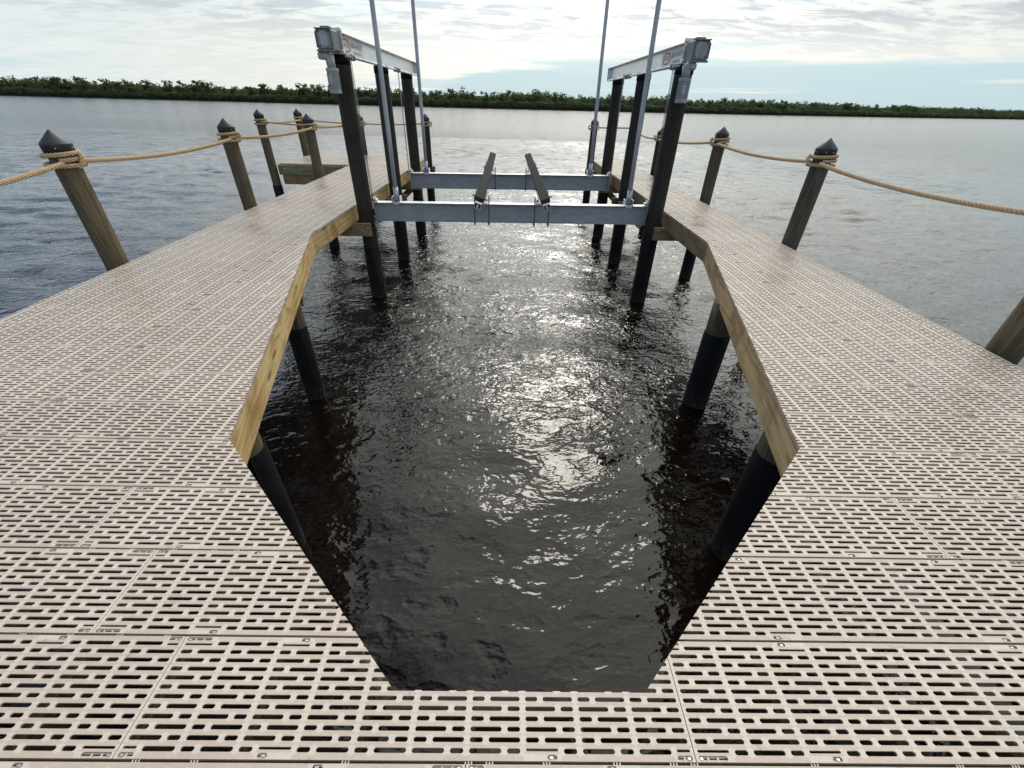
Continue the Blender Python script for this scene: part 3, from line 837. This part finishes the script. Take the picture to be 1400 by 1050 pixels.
def railing(nodes, side, label, sags, extra=()):
    """nodes: (x, y, z of the wrap) in order; side: +1 ropes touch the side of the post that faces the deck"""
    t = empty('rope_railing', (nodes[0][0], nodes[0][1], 0)); tag(t, label, 'rope')
    base = t.location.copy()
    def part(name, pts, near, rad=None):
        rad = rad or (RR_ if name == 'span' else RR_*.9)
        bm = bmesh.new(); rope_bm(bm, [Vector(p)-base for p in pts], rad, .098, 1, 10 if near else 6, 6 if near else 4)
        link(name, mesh_of(bm), [M_ROPE, M_ROPE_D], t)
    rw = .108+RR_
    for i, (x, y, z) in enumerate(nodes):
        near = y < 9
        part('wrap', wrap_pts(x, y, z, rw, 1.55, R(-60 if side > 0 else 240)*1, .045 if True else 0), near)
        part('wrap', wrap_pts(x, y, z-.035, rw+.004, 1.15, R(100), -.012), near)
        # the bight that crosses over the turns on the deck side
        cx = x+side*(rw+.030)
        part('hitch', [(cx-.02*side, y+.03, z+.055), (cx+.008*side, y+.02, z+.03), (cx+.012*side, y, z-.005), (cx-.002*side, y-.02, z-.045), (cx-.03*side, y-.035, z-.055)], near)
    for i, (a, b) in enumerate(zip(nodes, nodes[1:])):
        near = min(a[1], b[1]) < 9
        pa = (a[0]+side*.135, a[1]+.02, a[2]-.01); pb = (b[0]+side*.10, b[1]-.135, b[2]-.02)
        if abs(a[0]-b[0]) > abs(a[1]-b[1]): pa = (a[0]+.12*(1 if b[0] > a[0] else -1), a[1]-.06, a[2]); pb = (b[0]-.12*(1 if b[0] > a[0] else -1), b[1]-.06, b[2])
        part('span', span_pts(pa, pb, sags[i]), near)
    for pa, pb, sag in extra: part('span', span_pts(pa, pb, sag), False)
ZW = .905
railing([(x, y, t_-.232) for x, y, t_ in RL], 1, 'tan three-strand rope sagging between the capped pilings of the left walkway', [.10, .055, .04, .03])
railing([(-4.16, 12.62, .80), (-6.04, 11.85, .89), (-6.05, 14.05, .88), (-4.42, 14.33, .80), (-2.43, 13.95, .85)], 1, 'tan rope strung round the small side platform and along the far left end', [.02, .02, .02, .02])
railing([(x, y, t_-.232) for x, y, t_ in [(3.66, -.1, 1.16)]+RR]+[(2.45, 14.4, .85)], -1, 'tan three-strand rope sagging between the capped pilings of the right walkway', [.05, .06, .05, .04, .06, .0])
rope_pile(3.66, -.1, 1.16, 'capped piling beside the deck just right of the camera')

# ------------------------------------------------------------------ boat lift
def ibeam(bm, L, w, h, tf=.012, tw=.010, mi_web=0, mi_fl=0, axis='x'):
    """I beam along local x, top at z=0"""
    box(bm, (L/2, 0, -tf/2), (L, w, tf), .002, mi=mi_fl); box(bm, (L/2, 0, -h+tf/2), (L, w, tf), .002, mi=mi_fl)
    box(bm, (L/2, 0, -h/2), (L-.002, tw, h-2*tf), 0, mi=mi_web)
def hoist(sx, x, label):
    """top beam over a row of piles; local y runs away from the camera, origin at the front end"""
    t = empty('lift_hoist_beam', (x, 6.78, 1.90)); tag(t, label, 'boat lift beam', 'powered beams on top of the lift posts')
    inn = -sx                                            # direction of the slip
    bm = bmesh.new(); ibeam(bm, 5.30, .15, .235); bm.transform(Matrix.Translation((0, .20, .235)) @ Matrix.Rotation(R(90), 4, 'Z'))
    link('top_beam', mesh_of(bm), M_BRIGHT, t)
    bm = bmesh.new(); box(bm, (0, 5.51, .118), (.17, .008, .25), 0); box(bm, (0, .205, .13), (.20, .012, .27), 0)
    box(bm, (inn*.085, .20, .245), (.05, .05, .05), .01); box(bm, (inn*.09, .20, .02), (.05, .05, .05), .01)
    link('end_plate', mesh_of(bm), M_BRIGHT, t)
    # angle brackets that clamp the beam to each post
    for y in (.30, 2.40, 4.57):
        bm = bmesh.new(); box(bm, (inn*.085, y, -.045), (.012, .12, .10), .002); box(bm, (inn*.095, y, .003), (.05, .12, .008)); link('pile_bracket', mesh_of(bm), M_BRIGHT, t)
    # drive shaft with winders below the beam
    bm = bmesh.new(); tube(bm, [(inn*.11, .22, -.02), (inn*.11, 5.2, -.02)], .016, 8)
    for y in (.42, .52, 3.05, 3.20, 3.35): 
        box(bm, (inn*.11, y, -.02), (.07, .02, .07), .008)
    link('drive_shaft', mesh_of(bm), M_ALU, t)
    bm = bmesh.new()
    for y in (.47, 3.12, 3.28): tube(bm, [(inn*.11, y-.045, -.02), (inn*.11, y+.045, -.02)], .034, 12)
    link('cable_winder', mesh_of(bm), M_RUST, t)
    # gearbox with cover plate
    bm = bmesh.new(); gx = sx*.02
    box(bm, (gx, .02, .115), (.20, .26, .21), .012); box(bm, (gx, -.115, .222), (.205, .03, .012), .004); box(bm, (gx, .03, .24), (.12, .12, .03), .006)
    box(bm, (gx, -.125, .005), (.215, .035, .02), .004); box(bm, (gx-inn*.108, -.0, .115), (.014, .2, .16), .004)
    g_ = link('gearbox', mesh_of(bm), M_GREY, t)
    bm = bmesh.new(); box(bm, (gx, -.115, .117), (.155, .014, .175), .014); link('cover_plate', mesh_of(bm), M_MOTOR, g_)
    bm = bmesh.new(); box(bm, (gx, -.1235, .110), (.085, .003, .095)); link('rating_label', mesh_of(bm), M_PVC if sx < 0 else M_MOTOR, g_)
    if sx < 0:
        bm = bmesh.new()
        for k in range(5): box(bm, (gx-.002+.004*(k % 2), -.1255, .145-.017*k), (.066-.008*(k % 3), .001, .006))
        link('label_print', mesh_of(bm), M_FADE, g_)
    bm = bmesh.new()
    for ax in (-.06, .06):
        for z in (.055, .19): lathe(bm, [(0, .006), (.007, .005), (.009, 0)], 8, (0, 0, 0)); bmesh.ops.transform(bm, matrix=Matrix.Translation((gx+ax, -.122, z)) @ Matrix.Rotation(R(90), 4, 'X'), verts=bm.verts[-17:])
    link('cover_screw', mesh_of(bm), M_CAP, g_)
    # elbow and vertical motor hanging below
    bm = bmesh.new(); mx = sx*.0-sx*.05 if sx > 0 else .0
    ex = -.075 if sx < 0 else -.06
    cx = -.005 if sx < 0 else -.09
    box(bm, (ex, -.06, -.045), (.13, .12, .075), .014); box(bm, (ex, -.06, -.003), (.10, .10, .03), .004)
    tube(bm, [(cx-.01, -.06, -.03), (cx, -.06, -.19)], [.058, .050], 14)
    link('elbow_gear', mesh_of(bm), M_MOTOR, t)
    bm = bmesh.new()
    lathe(bm, [(0, -.165), (.074, -.166), (.078, -.172), (.078, -.20), (.069, -.204), (.069, -.40), (.075, -.404), (.076, -.43), (.072, -.436), (0, -.437)], 22, (cx, -.06, 0), smooth=False)
    mo = link('motor', mesh_of(bm), M_MOTOR, t)
    bm = bmesh.new()
    for k in range(16):
        a = k*2*math.pi/16; box(bm, (cx+.071*math.cos(a), -.06+.071*math.sin(a), -.30), (.010, .004, .17), rot=Matrix.Rotation(a, 3, 'Z'))
    link('cooling_fin', mesh_of(bm), M_MOTOR, mo)
    bm = bmesh.new(); box(bm, (cx-.015, -.138, -.29), (.035, .004, .10), .001); link('motor_label', mesh_of(bm), M_FADE, mo)
    # printed sticker on the web, facing the slip
    wx = inn*.0075
    y0_, y1_ = (.38, 1.44)
    bm = bmesh.new(); box(bm, (wx, (y0_+y1_)/2, .118), (.002, y1_-y0_, .165)); st = link('sticker', mesh_of(bm), M_STICK, t)
    rot = Matrix.Rotation(R(90), 4, 'Z') @ Matrix.Rotation(R(90), 4, 'X') if inn > 0 else Matrix.Rotation(R(-90), 4, 'Z') @ Matrix.Rotation(R(90), 4, 'X')
    def on(me, u, z, mt, nm, off=.003):
        me.transform(Matrix.Translation((wx+inn*off, u, z)) @ rot); link(nm, me, mt, st)
    uo, ut = (.62, 1.10) if inn > 0 else (1.20, .72)
    bm = bmesh.new()
    n = 32; rings = [[bm.verts.new((a*math.cos(k*2*math.pi/n), b*math.sin(k*2*math.pi/n), 0)) for k in range(n)] for a, b in ((.20, .076), (.165, .055))]
    for k in range(n): bm.faces.new((rings[0][k], rings[0][(k+1) % n], rings[1][(k+1) % n], rings[1][k]))
    bm.faces.new
    on(mesh_of(bm), uo, .118, M_RED, 'red_oval')
    on(text_mesh('HI-TIDE', .075, 0, .2), uo, .12, M_RED, 'logo_lettering', .0035)
    on(text_mesh('800-544-0735', .088, 0, 0), ut, .138, M_INK, 'phone_number')
    on(text_mesh('www.hi-tide.com', .050, 0, 0), ut, .065, M_INK, 'web_address')
    return t
hoist(-1, -2.315, 'left aluminium lift beam with grey gearbox, hanging motor and red oval sticker')
hoist(1, 2.345, 'right aluminium lift beam with grey gearbox, hanging motor and red oval sticker')

def cradle(y, zl, zr, h, xl, xr, polesx, ptop, label, plabels):
    t = empty('cradle_beam', (xl, y, zl)); tag(t, label, 'lift cradle beam', 'cross beams of the boat lift cradle')
    L = math.hypot(xr-xl, zr-zl); pit = -math.atan2(zr-zl, xr-xl)
    t.rotation_euler = (0, pit, 0)
    bm = bmesh.new(); ibeam(bm, L, .15, h, .013, .010, 0, 0); 
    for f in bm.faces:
        f.material_index = 1 if (f.normal.z > .5 and f.calc_center_median().z > -.01) else 0  # reflected sky on the top flange painted in as brighter aluminium
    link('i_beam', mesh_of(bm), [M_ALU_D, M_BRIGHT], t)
    for xe in (.006, L-.006):
        bm = bmesh.new(); box(bm, (xe, 0, -h/2+.03), (.012, .17, h+.08), .002); link('end_plate', mesh_of(bm), M_ALU, t)
        s_ = 1 if xe < 1 else -1
        bm = bmesh.new(); box(bm, (xe+s_*.03, -.02, .03), (.04, .09, .035), .006); tube(bm, [(xe-s_*.02, -.045, .035), (xe-s_*.02, .045, .035)], .022, 10)
        link('cable_clamp', mesh_of(bm), M_BRIGHT, t)
        bm = bmesh.new(); xw = xe + s_*(-.03)
        for dy in (-.02, .03): tube(bm, [(xw, dy, .02), (xw, dy, 1.9-.02-zl)], .0045, 5)
        link('cable', mesh_of(bm), M_CABLE, t)
    for k, px in enumerate(polesx):
        lx = px-xl
        bm = bmesh.new()
        for s_ in (-1, 1): box(bm, (lx+s_*.062, -.0, .035), (.010, .15, .105), .002)
        box(bm, (lx, .07, .035), (.114, .010, .105), .002); box(bm, (lx, -.02, -.006+.012), (.134, .17, .010), .002)
        box(bm, (lx-.0, -.082, -.012), (.10, .008, .035), .002)
        br = link('pole_bracket', mesh_of(bm), M_BRIGHT, t)
        bm = bmesh.new(); tube(bm, [(lx, -.085, .03), (lx, -.096, .03)], .012, 8); link('bracket_bolt', mesh_of(bm), M_CAP, br)
        bm = bmesh.new(); tube(bm, [(lx, 0, .015), (lx+.0, 0, .22)], .040, 16); link('pole_foot', mesh_of(bm), M_ALU, br)
        bm = bmesh.new(); tz = ptop; tx = (px+plabels[k])-xl
        tube(bm, [(lx, 0, .02)]+[(lx+(tx-lx)*j/4, 0, .02+tz*j/4) for j in range(1, 5)], .0325, 18)
        gp = link('guide_pole', mesh_of(bm), M_PVC, t)
    return t
cradle(7.25, .040, .078, .285, -2.19, 2.235, (-1.825, 1.925), 4.2, 'nearer grey aluminium cross beam of the lift cradle with two tall guide poles', (.02, -.03))
cradle(10.0, .115, .155, .30, -2.155, 2.15, (-1.805, 1.72), 4.6, 'farther grey aluminium cross beam of the lift cradle with two tall guide poles', (.05, -.02))

def bunk(x0, x1, roll, label):
    p0, p1 = Vector((x0, 6.72, .205)), Vector((x1, 11.55, .365))
    d = p1-p0; L = d.length
    t = empty('boat_bunk', p0); tag(t, label, 'boat bunk', 'carpeted bunks lying across the cradle beams')
    t.rotation_euler = (0, math.atan2(-d.z, d.y)*-1*0, 0)
    M = Matrix.Translation((0, 0, 0)) @ Matrix.Rotation(math.asin(d.z/L), 4, 'X') @ Matrix.Rotation(-math.atan2(d.x, d.y), 4, 'Z') @ Matrix.Rotation(roll, 4, 'Y')
    def P(name, fn, mt, par=t):
        bm = bmesh.new(); fn(bm); bm.transform(M); return link(name, mesh_of(bm), mt, par)
    P('carpet_board', lambda b: box(b, (0, L/2, 0), (.150, L, .055), .012), M_CARPET)
    def chan(b):
        box(b, (0, L/2-.05, -.034), (.10, L+.10, .008), .001)
        for s_ in (-1, 1): box(b, (s_*.046, L/2-.05, -.075), (.008, L+.10, .075), .001)
        box(b, (0, L/2-.05, -.112), (.10, L+.10, .006), .001)
        box(b, (0, -.07, -.07), (.006, .06, .07), .001); box(b, (0, -.09, -.075), (.03, .02, .05), .004)
    P('aluminium_channel', chan, M_BRIGHT)
    for yb in (7.25-6.72, 10.0-6.72):
        for s_ in (-1, 1):
            def br(b):
                box(b, (s_*.085, yb, -.035), (.008, .09, .13), .001); box(b, (s_*.105, yb, -.09), (.05, .09, .008), .001)
                box(b, (s_*.095, yb-.03, .04), (.03, .02, .006), .001)
            P('bunk_bracket', br, M_RUST)
        # bolts running down past the beam to a plate below
        bm = bmesh.new(); yy = yb
        bx = (x1-x0)*yb/L
        for s_ in (-1, 1):
            for dy in (-.085, .085):
                tube(bm, [(bx+s_*.115, yy+dy, -.06+.033*yb), (bx+s_*.115, yy+dy, -.50+.033*yb)], .0065, 6)
                box(bm, (bx+s_*.115, yy+dy, -.475+.033*yb), (.022, .022, .016))
            box(bm, (bx+s_*.115, yy, -.462+.033*yb), (.03, .21, .008))
        link('clamp_rod', mesh_of(bm), M_RUST, t)
bunk(-.455, -.43, R(18), 'left black carpeted bunk rail pointing out across both cradle beams')
bunk(.535, .415, R(-18), 'right black carpeted bunk rail pointing out across both cradle beams')
